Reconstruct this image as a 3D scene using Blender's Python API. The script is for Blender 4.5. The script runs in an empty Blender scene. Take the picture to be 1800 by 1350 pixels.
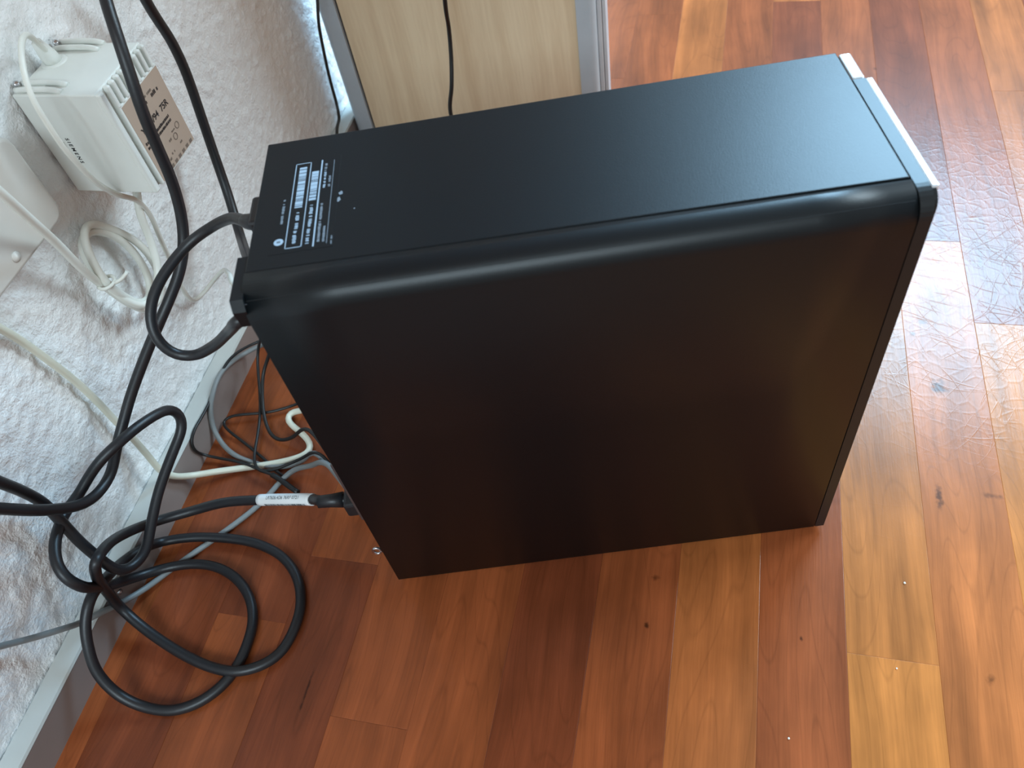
import bpy, bmesh, math, random
import numpy as np
from mathutils import Vector, Matrix

random.seed(7)
rng = np.random.default_rng(11)
scene = bpy.context.scene
COL = scene.collection

# ------------------------------------------------------------------ camera
cam_data = bpy.data.cameras.new('camera')
cam_data.sensor_width = 36.0
cam_data.lens = 36.0 * 1431.92 / 1800.0
cam_data.clip_start = 0.02
cam_data.dof.use_dof = True
cam_data.dof.focus_distance = 0.52
cam_data.dof.aperture_fstop = 12.0
camera = bpy.data.objects.new('camera', cam_data)
COL.objects.link(camera)
RX = Vector((0.971286, 0.197404, -0.132797))
RY = Vector((-0.078353, 0.792442, 0.604894))
RZ = Vector((0.224642, -0.577120, 0.785155))
camera.matrix_world = Matrix(((RX.x, RY.x, RZ.x, 0.391812), (RX.y, RY.y, RZ.y, 0.0),
                              (RX.z, RY.z, RZ.z, 0.511553), (0, 0, 0, 1)))
scene.camera = camera

# ------------------------------------------------------------------ light
world = bpy.data.worlds.new('world')
scene.world = world
world.use_nodes = True
bg = world.node_tree.nodes['Background']
bg.inputs[0].default_value = (0.92, 0.97, 1.0, 1)
bg.inputs[1].default_value = 0.37


def area_light(name, loc, target, sx, sy, power, color):
    d = bpy.data.lights.new(name, 'AREA')
    d.shape = 'RECTANGLE'
    d.size, d.size_y = sx, sy
    d.energy = power
    d.color = color
    o = bpy.data.objects.new(name, d)
    COL.objects.link(o)
    o.location = loc
    o.rotation_euler = (Vector(target) - Vector(loc)).to_track_quat('-Z', 'Y').to_euler()
    return o


# daylight window in the wall ahead, and a weaker one behind the photographer
area_light('window_daylight', (1.08, 2.20, 1.74), (0.55, 0.4, 0.1), 0.95, 0.66, 82.0, (0.42, 0.73, 1.0))
area_light('side_window_daylight', (2.35, 1.70, 1.70), (0.2, 0.35, 0.1), 0.9, 0.8, 42.0, (0.7, 0.89, 1.0))
area_light('rear_window_daylight', (0.60, -2.0, 1.90), (0.2, 0.4, 0.1), 1.6, 0.9, 46.0, (0.72, 0.9, 1.0))

vs = scene.view_settings
vs.view_transform = 'Standard'
vs.look = 'None'
vs.gamma = 1.0
vs.use_curve_mapping = False
vs.exposure = 0.36
scene.cycles.use_denoising = True
scene.cycles.max_bounces = 5
scene.cycles.diffuse_bounces = 3
scene.cycles.glossy_bounces = 3
scene.cycles.adaptive_threshold = 0.05
scene.cycles.caustics_reflective = False
scene.cycles.caustics_refractive = False

# ------------------------------------------------------------------ helpers


def srgb(r, g, b):
    def f(c):
        c /= 255.0
        return c / 12.92 if c <= 0.04045 else ((c + 0.055) / 1.055) ** 2.4
    return (f(r), f(g), f(b), 1.0)


class NT:
    """small wrapper for building a node material"""

    def __init__(self, name):
        self.m = bpy.data.materials.new(name)
        self.m.use_nodes = True
        self.t = self.m.node_tree
        self.b = self.t.nodes['Principled BSDF']

    def n(self, kind, **kw):
        nd = self.t.nodes.new(kind)
        for k, v in kw.items():
            if k.startswith('i_'):
                key = k[2:]
                nd.inputs[int(key) if key.isdigit() else key].default_value = v
            else:
                setattr(nd, k, v)
        return nd

    def l(self, a, ao, b, bi):
        self.t.links.new(a.outputs[ao], b.inputs[bi])

    def math(self, op, a, b=None, clamp=False):
        nd = self.n('ShaderNodeMath', operation=op)
        nd.use_clamp = clamp
        for i, s in enumerate((a, b)):
            if s is None:
                continue
            if isinstance(s, tuple):
                self.l(s[0], s[1], nd, i)
            else:
                nd.inputs[i].default_value = s
        return nd

    def bump(self, src, out, strength, dist, prev=None):
        bp = self.n('ShaderNodeBump', i_Strength=strength, i_Distance=dist)
        self.l(src, out, bp, 'Height')
        if prev is not None:
            self.l(prev, 'Normal', bp, 'Normal')
        self.l(bp, 'Normal', self.b, 'Normal')
        return bp


def plain(name, col, rough=0.5, metal=0.0, spec=0.5, noise=None, var=0.06):
    """procedural plastic / metal: slight colour variation and fine surface bump"""
    k = NT(name)
    geo = k.n('ShaderNodeNewGeometry')
    nz = k.n('ShaderNodeTexNoise', i_Scale=60.0, i_Detail=3.0)
    k.l(geo, 'Position', nz, 'Vector')
    mp = k.n('ShaderNodeMapRange')
    mp.inputs['To Min'].default_value = 1.0 - var
    mp.inputs['To Max'].default_value = 1.0 + var
    k.l(nz, 'Fac', mp, 'Value')
    mx = k.n('ShaderNodeMix', data_type='RGBA', blend_type='MULTIPLY')
    mx.inputs['Factor'].default_value = 1.0
    mx.inputs['A'].default_value = col
    k.l(mp, 'Result', mx, 'B')
    k.l(mx, 'Result', k.b, 'Base Color')
    k.b.inputs['Roughness'].default_value = rough
    k.b.inputs['Metallic'].default_value = metal
    k.b.inputs['Specular IOR Level'].default_value = spec
    if noise:
        n2 = k.n('ShaderNodeTexNoise', i_Scale=noise[0], i_Detail=2.0)
        k.l(geo, 'Position', n2, 'Vector')
        k.bump(n2, 'Fac', noise[1], noise[2])
    return k.m


def link(o, parent=None):
    COL.objects.link(o)
    if parent is not None:
        o.parent = parent
    return o


def tag(o, label=None, cat=None, group=None, kind=None):
    if label:
        o['label'] = label
    if cat:
        o['category'] = cat
    if group:
        o['group'] = group
    if kind:
        o['kind'] = kind
    return o


def empty(name, loc=(0, 0, 0), rz=0.0):
    o = bpy.data.objects.new(name, None)
    o.empty_display_size = 0.02
    o.location = loc
    o.rotation_euler = (0, 0, rz)
    return link(o)


def from_bm(name, bm, mat, parent=None, smooth=False):
    me = bpy.data.meshes.new(name)
    bm.normal_update()
    bm.to_mesh(me)
    bm.free()
    if mat is not None:
        me.materials.append(mat)
    if smooth:
        for p in me.polygons:
            p.use_smooth = True
    return link(bpy.data.objects.new(name, me), parent)


def from_py(name, verts, faces, mat, parent=None, smooth=False):
    me = bpy.data.meshes.new(name)
    me.from_pydata([tuple(v) for v in verts], [], faces)
    me.update()
    if mat is not None:
        me.materials.append(mat)
    if smooth:
        for p in me.polygons:
            p.use_smooth = True
    return link(bpy.data.objects.new(name, me), parent)


def bm_box(bm, lo, hi):
    v = [bm.verts.new((x, y, z)) for x in (lo[0], hi[0]) for y in (lo[1], hi[1]) for z in (lo[2], hi[2])]
    for f in ((0, 1, 3, 2), (4, 6, 7, 5), (0, 4, 5, 1), (2, 3, 7, 6), (0, 2, 6, 4), (1, 5, 7, 3)):
        bm.faces.new([v[i] for i in f])
    return v


def box(name, lo, hi, mat, parent=None, bevel=0.0, seg=2):
    bm = bmesh.new()
    bm_box(bm, lo, hi)
    if bevel > 0:
        bmesh.ops.bevel(bm, geom=list(bm.edges), offset=bevel, segments=seg, profile=0.5, affect='EDGES')
    bmesh.ops.recalc_face_normals(bm, faces=bm.faces)
    return from_bm(name, bm, mat, parent)


def prism(name, outline, axis, a, b, mat, parent=None, bevel=0.0, smooth=False):
    """extrude a 2D outline along an axis ('x','y','z') from a to b; outline = the other two coords in order"""
    def mk(p, t):
        if axis == 'x':
            return (t, p[0], p[1])
        if axis == 'y':
            return (p[0], t, p[1])
        return (p[0], p[1], t)
    bm = bmesh.new()
    va = [bm.verts.new(mk(p, a)) for p in outline]
    vb = [bm.verts.new(mk(p, b)) for p in outline]
    n = len(outline)
    bm.faces.new(va)
    bm.faces.new(vb[::-1])
    for i in range(n):
        bm.faces.new((va[i], vb[i], vb[(i + 1) % n], va[(i + 1) % n]))
    if bevel > 0:
        es = [e for e in bm.edges if len({v.index for v in e.verts}) == 2]
        bmesh.ops.bevel(bm, geom=es, offset=bevel, segments=2, profile=0.5, affect='EDGES')
    bmesh.ops.recalc_face_normals(bm, faces=bm.faces)
    o = from_bm(name, bm, mat, parent)
    if smooth:
        for p in o.data.polygons:
            p.use_smooth = len(p.vertices) == 4
    return o


def catmull(pts, step=0.003):
    """centripetal Catmull-Rom through the points, sampled about every step"""
    P = [Vector(p) for p in pts]
    P = [P[0] * 2 - P[1]] + P + [P[-1] * 2 - P[-2]]
    out = []
    for i in range(1, len(P) - 2):
        p0, p1, p2, p3 = P[i - 1], P[i], P[i + 1], P[i + 2]
        t0 = 0.0
        t1 = t0 + max((p1 - p0).length, 1e-6) ** 0.5
        t2 = t1 + max((p2 - p1).length, 1e-6) ** 0.5
        t3 = t2 + max((p3 - p2).length, 1e-6) ** 0.5
        n = max(2, int((p2 - p1).length / step))
        for k in range(n):
            t = t1 + (t2 - t1) * k / n
            a1 = p0 * ((t1 - t) / (t1 - t0)) + p1 * ((t - t0) / (t1 - t0))
            a2 = p1 * ((t2 - t) / (t2 - t1)) + p2 * ((t - t1) / (t2 - t1))
            a3 = p2 * ((t3 - t) / (t3 - t2)) + p3 * ((t - t2) / (t3 - t2))
            b1 = a1 * ((t2 - t) / (t2 - t0)) + a2 * ((t - t0) / (t2 - t0))
            b2 = a2 * ((t3 - t) / (t3 - t1)) + a3 * ((t - t1) / (t3 - t1))
            out.append(b1 * ((t2 - t) / (t2 - t1)) + b2 * ((t - t1) / (t2 - t1)))
    out.append(P[-2])
    # light smoothing keeps the bends soft
    for _ in range(3):
        out = [out[0]] + [out[i - 1] * 0.25 + out[i] * 0.5 + out[i + 1] * 0.25 for i in range(1, len(out) - 1)] + [out[-1]]
    return out


def sweep(name, path, radius, mat, parent=None, sides=12):
    """round tube along a sampled path; radius a number or a function of 0..1"""
    n = len(path)
    rf = radius if callable(radius) else (lambda t: radius)
    T = []
    for i in range(n):
        a = path[max(i - 1, 0)]
        b = path[min(i + 1, n - 1)]
        T.append((b - a).normalized())
    up = Vector((0, 0, 1)) if abs(T[0].z) < 0.9 else Vector((1, 0, 0))
    N = (up - T[0] * up.dot(T[0])).normalized()
    verts, faces = [], []
    for i in range(n):
        if i:
            N = (N - T[i] * N.dot(T[i])).normalized()
        B = T[i].cross(N)
        r = rf(i / (n - 1))
        for k in range(sides):
            a = 2 * math.pi * k / sides
            verts.append(path[i] + N * (math.cos(a) * r) + B * (math.sin(a) * r))
    for i in range(n - 1):
        for k in range(sides):
            k2 = (k + 1) % sides
            faces.append((i * sides + k, i * sides + k2, (i + 1) * sides + k2, (i + 1) * sides + k))
    faces.append(tuple(range(sides))[::-1])
    faces.append(tuple((n - 1) * sides + k for k in range(sides)))
    o = from_py(name, verts, faces, mat, parent)
    for p in o.data.polygons:
        p.use_smooth = len(p.vertices) == 4
    return o


def lathe(name, prof, origin, axis, mat, parent=None, sides=20):
    """profile [(radius, distance along axis)] turned about an axis"""
    ax = Vector(axis).normalized()
    u = ax.orthogonal().normalized()
    w = ax.cross(u)
    O = Vector(origin)
    verts, faces = [], []
    for r, t in prof:
        for k in range(sides):
            a = 2 * math.pi * k / sides
            verts.append(O + ax * t + (u * math.cos(a) + w * math.sin(a)) * r)
    for i in range(len(prof) - 1):
        for k in range(sides):
            k2 = (k + 1) % sides
            faces.append((i * sides + k, i * sides + k2, (i + 1) * sides + k2, (i + 1) * sides + k))
    faces.append(tuple(range(sides))[::-1])
    faces.append(tuple((len(prof) - 1) * sides + k for k in range(sides)))
    o = from_py(name, verts, faces, mat, parent)
    bm = bmesh.new()
    bm.from_mesh(o.data)
    bmesh.ops.recalc_face_normals(bm, faces=bm.faces)
    bm.to_mesh(o.data)
    bm.free()
    for p in o.data.polygons:
        p.use_smooth = len(p.vertices) == 4
    return o


def text_mesh(name, body, size, origin, right, up, mat, parent=None, bold=0.0, wrap=None, spacing=1.0):
    """flat printed lettering as a mesh; wrap maps (x, y) of the text to a point"""
    cu = bpy.data.curves.new(name, 'FONT')
    cu.body = body
    cu.size = size
    cu.align_x = 'CENTER'
    cu.align_y = 'CENTER'
    cu.offset = bold
    cu.space_character = spacing
    tmp = bpy.data.objects.new(name, cu)
    COL.objects.link(tmp)
    dg = bpy.context.evaluated_depsgraph_get()
    me = bpy.data.meshes.new_from_object(tmp.evaluated_get(dg))
    bpy.data.objects.remove(tmp)
    R, U, O = Vector(right), Vector(up), Vector(origin)
    for v in me.vertices:
        v.co = wrap(v.co.x, v.co.y) if wrap else O + R * v.co.x + U * v.co.y
    me.materials.clear()
    me.materials.append(mat)
    return link(bpy.data.objects.new(name, me), parent)


def quads(name, rects, to3d, mat, parent=None):
    """flat print: a list of (x0, y0, x1, y1) in the sheet's own plane"""
    verts, faces = [], []
    for x0, y0, x1, y1 in rects:
        b = len(verts)
        verts += [to3d(x0, y0), to3d(x1, y0), to3d(x1, y1), to3d(x0, y1)]
        faces.append((b, b + 1, b + 2, b + 3))
    return from_py(name, verts, faces, mat, parent)


def value_noise(y, z, cell, rg):
    """smooth value noise on the outer product grid of y and z"""
    ny = int((y.max() - y.min()) / cell) + 3
    nz = int((z.max() - z.min()) / cell) + 3
    g = rg.random((ny, nz))
    fy = (y - y.min()) / cell
    fz = (z - z.min()) / cell
    iy, iz = fy.astype(int), fz.astype(int)
    ty, tz = fy - iy, fz - iz
    ty, tz = ty * ty * (3 - 2 * ty), tz * tz * (3 - 2 * tz)
    a = g[iy][:, iz]
    b = g[iy + 1][:, iz]
    c = g[iy][:, iz + 1]
    d = g[iy + 1][:, iz + 1]
    ty, tz = ty[:, None], tz[None, :]
    return (a * (1 - ty) + b * ty) * (1 - tz) + (c * (1 - ty) + d * ty) * tz

# ------------------------------------------------------------------ materials


def make_plank_material():
    k = NT('cherry_laminate')
    geo = k.n('ShaderNodeNewGeometry')
    info = k.n('ShaderNodeObjectInfo')
    # shift the figure from strip to strip
    sh = k.math('MULTIPLY', (info, 'Random'), 37.0)
    cmb = k.n('ShaderNodeCombineXYZ')
    k.l(sh, 0, cmb, 'X')
    k.l(sh, 0, cmb, 'Y')
    add = k.n('ShaderNodeVectorMath', operation='ADD')
    k.l(geo, 'Position', add, 0)
    k.l(cmb, 0, add, 1)
    # bend of the grain
    wn = k.n('ShaderNodeTexNoise', i_Scale=5.0, i_Detail=1.0)
    k.l(add, 0, wn, 'Vector')
    wv = k.n('ShaderNodeVectorMath', operation='SCALE')
    wv.inputs['Scale'].default_value = 0.030
    k.l(wn, 'Color', wv, 0)
    pos = k.n('ShaderNodeVectorMath', operation='ADD')
    k.l(add, 0, pos, 0)
    k.l(wv, 0, pos, 1)

    def streak(sx, sy, detail, rough=0.55):
        mp = k.n('ShaderNodeMapping')
        mp.inputs['Scale'].default_value = (sx, sy, 1)
        k.l(pos, 0, mp, 'Vector')
        nz = k.n('ShaderNodeTexNoise', i_Scale=1.0, i_Detail=detail, i_Roughness=rough)
        k.l(mp, 0, nz, 'Vector')
        return nz
    broad = streak(46, 4.0, 2.0)
    fine = streak(330, 9, 3.0)
    pore = streak(900, 45, 2.0)
    cloud = streak(26, 16, 3.0)
    # cathedral rings
    mpw = k.n('ShaderNodeMapping')
    mpw.inputs['Scale'].default_value = (20, 3.0, 1)
    k.l(pos, 0, mpw, 'Vector')
    nzw = k.n('ShaderNodeTexNoise', i_Scale=1.0, i_Detail=1.0)
    k.l(mpw, 0, nzw, 'Vector')
    ring = k.math('MULTIPLY', (nzw, 'Fac'), 60.0)
    ring = k.math('SINE', (ring, 0))
    ring = k.math('ABSOLUTE', (ring, 0))
    ringr = k.n('ShaderNodeMapRange')
    ringr.inputs['From Min'].default_value = 0.0
    ringr.inputs['From Max'].default_value = 0.25
    ringr.inputs['To Min'].default_value = 0.86
    ringr.inputs['To Max'].default_value = 1.0
    k.l(ring, 0, ringr, 'Value')

    def rng_map(nd, a, b, lo=0.3, hi=0.7):
        r = k.n('ShaderNodeMapRange')
        r.inputs['From Min'].default_value = lo
        r.inputs['From Max'].default_value = hi
        r.inputs['To Min'].default_value = a
        r.inputs['To Max'].default_value = b
        k.l(nd, 'Fac', r, 'Value')
        return r
    f = k.math('MULTIPLY', (rng_map(broad, 0.72, 1.22), 0), (rng_map(fine, 0.9, 1.1), 0))
    f = k.math('MULTIPLY', (f, 0), (rng_map(pore, 0.94, 1.04), 0))
    f = k.math('MULTIPLY', (f, 0), (rng_map(cloud, 0.85, 1.13), 0))
    f = k.math('MULTIPLY', (f, 0), (ringr, 0))
    # knots and mineral streaks at their own places in the boards
    kn = k.n('ShaderNodeTexNoise', i_Scale=260.0, i_Detail=2.0)
    k.l(geo, 'Position', kn, 'Vector')
    nn = k.math('MULTIPLY', (kn, 'Fac'), 1.5)
    for kx, ky, rx, ry, amt in ((0.5616, 0.4046, 0.008, 0.011, 0.75), (0.5530, 0.312, 0.0035, 0.014, 0.7),
                                (0.3707, 0.195, 0.0022, 0.003, 0.75), (0.3730, 0.2272, 0.004, 0.003, 0.5),
                                (0.5860, 0.3159, 0.010, 0.003, 0.45), (0.5689, 0.1915, 0.004, 0.004, 0.5),
                                (0.4642, 0.2003, 0.0016, 0.002, 0.7), (0.556, 0.468, 0.005, 0.004, 0.45),
                                (0.548, 0.455, 0.003, 0.003, 0.5), (0.162, 0.118, 0.0012, 0.022, 0.7),
                                (0.541, 0.815, 0.003, 0.004, 0.5)):
        v = k.n('ShaderNodeVectorMath', operation='SUBTRACT')
        k.l(geo, 'Position', v, 0)
        v.inputs[1].default_value = (kx + 0.0, ky, 0)
        s = k.n('ShaderNodeVectorMath', operation='MULTIPLY')
        k.l(v, 0, s, 0)
        s.inputs[1].default_value = (1 / rx, 1 / ry, 0)
        ln = k.n('ShaderNodeVectorMath', operation='LENGTH')
        k.l(s, 0, ln, 0)
        d = k.math('ADD', (ln, 'Value'), (nn, 0))
        r = k.n('ShaderNodeMapRange', interpolation_type='SMOOTHSTEP')
        r.inputs['From Min'].default_value = 0.75
        r.inputs['From Max'].default_value = 1.7
        r.inputs['To Min'].default_value = 1.0 - amt
        r.inputs['To Max'].default_value = 1.0
        k.l(d, 0, r, 'Value')
        f = k.math('MULTIPLY', (f, 0), (r, 0))
    mx = k.n('ShaderNodeMix', data_type='RGBA', blend_type='MULTIPLY')
    mx.inputs['Factor'].default_value = 1.0
    k.l(info, 'Color', mx, 'A')
    k.l(f, 0, mx, 'B')
    # darker figure is redder
    hs = k.n('ShaderNodeGamma', i_Gamma=1.0)
    k.l(mx, 'Result', hs, 'Color')
    k.l(hs, 'Color', k.b, 'Base Color')
    k.b.inputs['Roughness'].default_value = 0.25
    k.b.inputs['Specular IOR Level'].default_value = 0.26
    # fine print of the laminate, and the scratches of a chair's castors
    mpb = k.n('ShaderNodeMapping')
    mpb.inputs['Scale'].default_value = (900, 60, 1)
    k.l(geo, 'Position', mpb, 'Vector')
    pb = k.n('ShaderNodeTexNoise', i_Scale=1.0, i_Detail=1.0)
    k.l(mpb, 0, pb, 'Vector')
    bp = k.bump(pb, 'Fac', 0.10, 0.0006)
    sc = None
    wob = k.n('ShaderNodeTexNoise', i_Scale=14.0, i_Detail=1.0)
    k.l(geo, 'Position', wob, 'Vector')
    wsc = k.n('ShaderNodeVectorMath', operation='SCALE')
    wsc.inputs['Scale'].default_value = 0.03
    k.l(wob, 'Color', wsc, 0)
    pa = k.n('ShaderNodeVectorMath', operation='ADD')
    k.l(geo, 'Position', pa, 0)
    k.l(wsc, 0, pa, 1)
    for ang, st, sd in ((0.25, 5.0, 0), (1.15, 4.2, 3.1), (2.2, 4.6, 7.7)):
        rot = k.n('ShaderNodeVectorRotate', rotation_type='Z_AXIS', i_Angle=ang)
        k.l(pa, 0, rot, 'Vector')
        mp = k.n('ShaderNodeMapping')
        mp.inputs['Location'].default_value = (sd, sd * 0.7, 0)
        mp.inputs['Scale'].default_value = (st * 1.5, st * 17.0, 1)
        k.l(rot, 0, mp, 'Vector')
        vo = k.n('ShaderNodeTexVoronoi', feature='DISTANCE_TO_EDGE', voronoi_dimensions='2D', i_Scale=1.0)
        k.l(mp, 0, vo, 'Vector')
        r = k.n('ShaderNodeMapRange')
        r.inputs['From Min'].default_value = 0.0
        r.inputs['From Max'].default_value = 0.026
        r.inputs['To Min'].default_value = 0.0
        r.inputs['To Max'].default_value = 1.0
        k.l(vo, 'Distance', r, 'Value')
        sc = (r, 'Result') if sc is None else (k.math('MINIMUM', sc, (r, 'Result')), 0)
    # worn patch where the chair rolls
    v = k.n('ShaderNodeVectorMath', operation='DISTANCE')
    k.l(geo, 'Position', v, 0)
    v.inputs[1].default_value = (0.62, 0.54, 0)
    wm = k.n('ShaderNodeMapRange', interpolation_type='SMOOTHSTEP')
    wm.inputs['From Min'].default_value = 0.08
    wm.inputs['From Max'].default_value = 0.24
    wm.inputs['To Min'].default_value = 1.0
    wm.inputs['To Max'].default_value = 0.08
    k.l(v, 'Value', wm, 'Value')
    inv = k.math('SUBTRACT', 1.0, sc)
    brk = k.n('ShaderNodeTexNoise', i_Scale=45.0, i_Detail=1.0)
    k.l(geo, 'Position', brk, 'Vector')
    brr = k.n('ShaderNodeMapRange')
    brr.inputs['From Min'].default_value = 0.36
    brr.inputs['From Max'].default_value = 0.62
    k.l(brk, 'Fac', brr, 'Value')
    inv = k.math('MULTIPLY', (inv, 0), (brr, 'Result'))
    hgt = k.math('MULTIPLY', (inv, 0), (wm, 0))
    # fine crackle of the worn lacquer
    crp = k.n('ShaderNodeVectorMath', operation='ADD')
    k.l(geo, 'Position', crp, 0)
    cw = k.n('ShaderNodeVectorMath', operation='SCALE')
    cw.inputs['Scale'].default_value = 0.012
    k.l(brk, 'Color', cw, 0)
    k.l(cw, 0, crp, 1)
    ck = k.n('ShaderNodeTexVoronoi', feature='DISTANCE_TO_EDGE', voronoi_dimensions='2D', i_Scale=95.0)
    k.l(crp, 0, ck, 'Vector')
    ckr = k.n('ShaderNodeMapRange')
    ckr.inputs['From Min'].default_value = 0.0
    ckr.inputs['From Max'].default_value = 0.16
    ckr.inputs['To Min'].default_value = 0.55
    ckr.inputs['To Max'].default_value = 0.0
    k.l(ck, 'Distance', ckr, 'Value')
    ckm = k.math('MULTIPLY', (ckr, 'Result'), (wm, 0))
    hgt = k.math('ADD', (hgt, 0), (ckm, 0))
    k.bump(hgt, 0, 0.105, 0.0008, bp)
    return k.m


def make_wall_material():
    k = NT('white_rough_plaster')
    geo = k.n('ShaderNodeNewGeometry')
    nz = k.n('ShaderNodeTexNoise', i_Scale=6.0, i_Detail=4.0)
    k.l(geo, 'Position', nz, 'Vector')
    cr = k.n('ShaderNodeValToRGB')
    cr.color_ramp.elements[0].color = srgb(234, 235, 234)
    cr.color_ramp.elements[1].color = srgb(246, 247, 246)
    k.l(nz, 'Fac', cr, 'Fac')
    k.l(cr, 'Color', k.b, 'Base Color')
    k.b.inputs['Roughness'].default_value = 0.85
    k.b.inputs['Specular IOR Level'].default_value = 0.25
    n2 = k.n('ShaderNodeTexNoise', i_Scale=420.0, i_Detail=2.0, i_Roughness=0.6)
    k.l(geo, 'Position', n2, 'Vector')
    k.bump(n2, 'Fac', 0.8, 0.0014)
    return k.m


def make_beech_material():
    k = NT('beech_veneer')
    geo = k.n('ShaderNodeNewGeometry')
    wn = k.n('ShaderNodeTexNoise', i_Scale=3.0, i_Detail=2.0)
    k.l(geo, 'Position', wn, 'Vector')
    wv = k.n('ShaderNodeVectorMath', operation='SCALE')
    wv.inputs['Scale'].default_value = 0.03
    k.l(wn, 'Color', wv, 0)
    pos = k.n('ShaderNodeVectorMath', operation='ADD')
    k.l(geo, 'Position', pos, 0)
    k.l(wv, 0, pos, 1)
    mp = k.n('ShaderNodeMapping')
    mp.inputs['Scale'].default_value = (52, 52, 1.8)
    k.l(pos, 0, mp, 'Vector')
    a = k.n('ShaderNodeTexNoise', i_Scale=1.0, i_Detail=3.0)
    k.l(mp, 0, a, 'Vector')
    mp2 = k.n('ShaderNodeMapping')
    mp2.inputs['Scale'].default_value = (420, 420, 26)
    k.l(pos, 0, mp2, 'Vector')
    b = k.n('ShaderNodeTexNoise', i_Scale=1.0, i_Detail=2.0)
    k.l(mp2, 0, b, 'Vector')
    s = k.math('MULTIPLY', (b, 'Fac'), 0.35)
    s = k.math('ADD', (a, 'Fac'), (s, 0))
    cr = k.n('ShaderNodeValToRGB')
    cr.color_ramp.elements[0].position = 0.45
    cr.color_ramp.elements[0].color = srgb(218, 190, 154)
    cr.color_ramp.elements[1].position = 0.85
    cr.color_ramp.elements[1].color = srgb(238, 216, 182)
    k.l(s, 0, cr, 'Fac')
    k.l(cr, 'Color', k.b, 'Base Color')
    k.b.inputs['Roughness'].default_value = 0.5
    k.bump(b, 'Fac', 0.1, 0.0004)
    return k.m


M = {}
M['plank'] = make_plank_material()
M['joint'] = plain('dark_joint', srgb(62, 34, 22), 0.8)
M['wall'] = make_wall_material()
M['beech'] = make_beech_material()
M['lip'] = plain('pale_grey_lip_plastic', srgb(190, 192, 188), 0.45)
M['base'] = plain('brown_grey_baseboard_plastic', srgb(136, 122, 116), 0.42, noise=(240, 0.06, 0.0005))
M['profile'] = plain('grey_edge_profile', srgb(184, 192, 198), 0.32, noise=(300, 0.05, 0.0003))
M['profile_highlight'] = plain('pale_edge_highlight', srgb(196, 196, 198), 0.3)
M['black_case'] = plain('black_powder_coat', (0.0040, 0.0058, 0.0072, 1), 0.37, spec=0.30, noise=(1500, 0.10, 0.0004), var=0.05)
M['black_bezel'] = plain('black_bezel_plastic', (0.010, 0.011, 0.012, 1), 0.38, spec=0.30, noise=(1200, 0.08, 0.0003))
M['silver'] = plain('silver_plastic', srgb(225, 228, 232), 0.22, metal=0.35)
M['gap'] = plain('black_gap', (0.004, 0.004, 0.004, 1), 0.8)
M['steel'] = plain('bright_steel', srgb(205, 205, 208), 0.25, metal=1.0)
M['galv'] = plain('zinc_sheet', srgb(120, 122, 126), 0.35, metal=0.9)
M['print'] = plain('pale_label_print', srgb(152, 170, 186), 0.5)
M['print_dim'] = plain('grey_label_print', srgb(120, 130, 140), 0.5)
M['black_cord'] = plain('black_cord_rubber', (0.011, 0.011, 0.013, 1), 0.42, noise=(900, 0.15, 0.0004))
M['black_thin'] = plain('black_thin_cable', (0.010, 0.010, 0.010, 1), 0.45)
M['white_cord'] = plain('white_cord_plastic', srgb(224, 223, 213), 0.42)
M['cream_cord'] = plain('cream_cable_plastic', srgb(216, 214, 196), 0.42)
M['grey_cord'] = plain('grey_cable_plastic', srgb(128, 132, 132), 0.45)
M['adapter'] = plain('off_white_adapter_plastic', srgb(222, 222, 215), 0.42, noise=(500, 0.08, 0.0003))
M['socket'] = plain('white_socket_plastic', srgb(204, 200, 192), 0.38)
M['sticker'] = plain('tan_sticker', srgb(176, 154, 136), 0.55)
M['ink'] = plain('black_ink', srgb(38, 34, 34), 0.6)
M['ink_soft'] = plain('worn_ink', srgb(118, 102, 90), 0.6)
M['paper'] = plain('white_paper_tag', srgb(228, 230, 230), 0.5)
M['ink_tag'] = plain('grey_tag_ink', srgb(70, 78, 84), 0.6)
M['crumb'] = plain('pale_crumb', srgb(230, 220, 205), 0.7)

# ------------------------------------------------------------------ floor
floor = box('floor', (-0.3, -1.0, -0.030), (2.6, 3.0, -0.0016), M['joint'])
tag(floor, 'cherry coloured strip laminate floor with a satin sheen', 'floor', kind='structure')

PITCH = 0.0513
X0 = 0.4905
LIGHT = srgb(184, 112, 55)
GOLD = srgb(176, 106, 53)
MID = srgb(162, 92, 48)
ROSE = srgb(174, 100, 53)
RED = srgb(140, 73, 40)
DARK = srgb(120, 60, 35)
PAL = [GOLD, MID, MID, ROSE, RED, RED, DARK]
fixed = {   # strip index: (joints along the strip, colours between the joints); some far ones darkened for dimmer light
    -10: ((-0.2, 0.45), [DARK, RED, DARK]),
    -9: ((-0.45, 0.28, 0.7), [RED, DARK, RED, DARK]),
    -8: ((-0.22, 0.16, 0.55), [RED, RED, DARK, RED]),
    -7: ((-0.35, 0.21, 0.66), [DARK, DARK, RED, MID]),
    -6: ((-0.30, 0.1075, 0.50), [MID, RED, RED, MID]),
    -5: ((-0.15, 0.36, 0.80), [MID, RED, RED, RED]),
    -4: ((-0.25, 0.47, 0.93), [RED, DARK, RED, RED]),
    -3: ((-0.10, 0.55, 1.02), [DARK, RED, MID, MID]),
    -2: ((-0.32, 0.42, 1.10), [MID, MID, RED, RED]),
    -1: ((-0.20, 0.60, 0.952), [MID, RED, DARK, MID]),
    0: ((-0.12, 0.1955, 0.66, 1.12), [GOLD, LIGHT, GOLD, RED, RED]),
    1: ((-0.28, 0.56, 0.98), [ROSE, ROSE, DARK, RED]),
    2: ((-0.15, 0.47, 1.05), [LIGHT, LIGHT, RED, RED]),
    3: ((-0.30, 0.25, 0.775, 1.2), [MID, MID, MID, MID, GOLD]),
}


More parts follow.
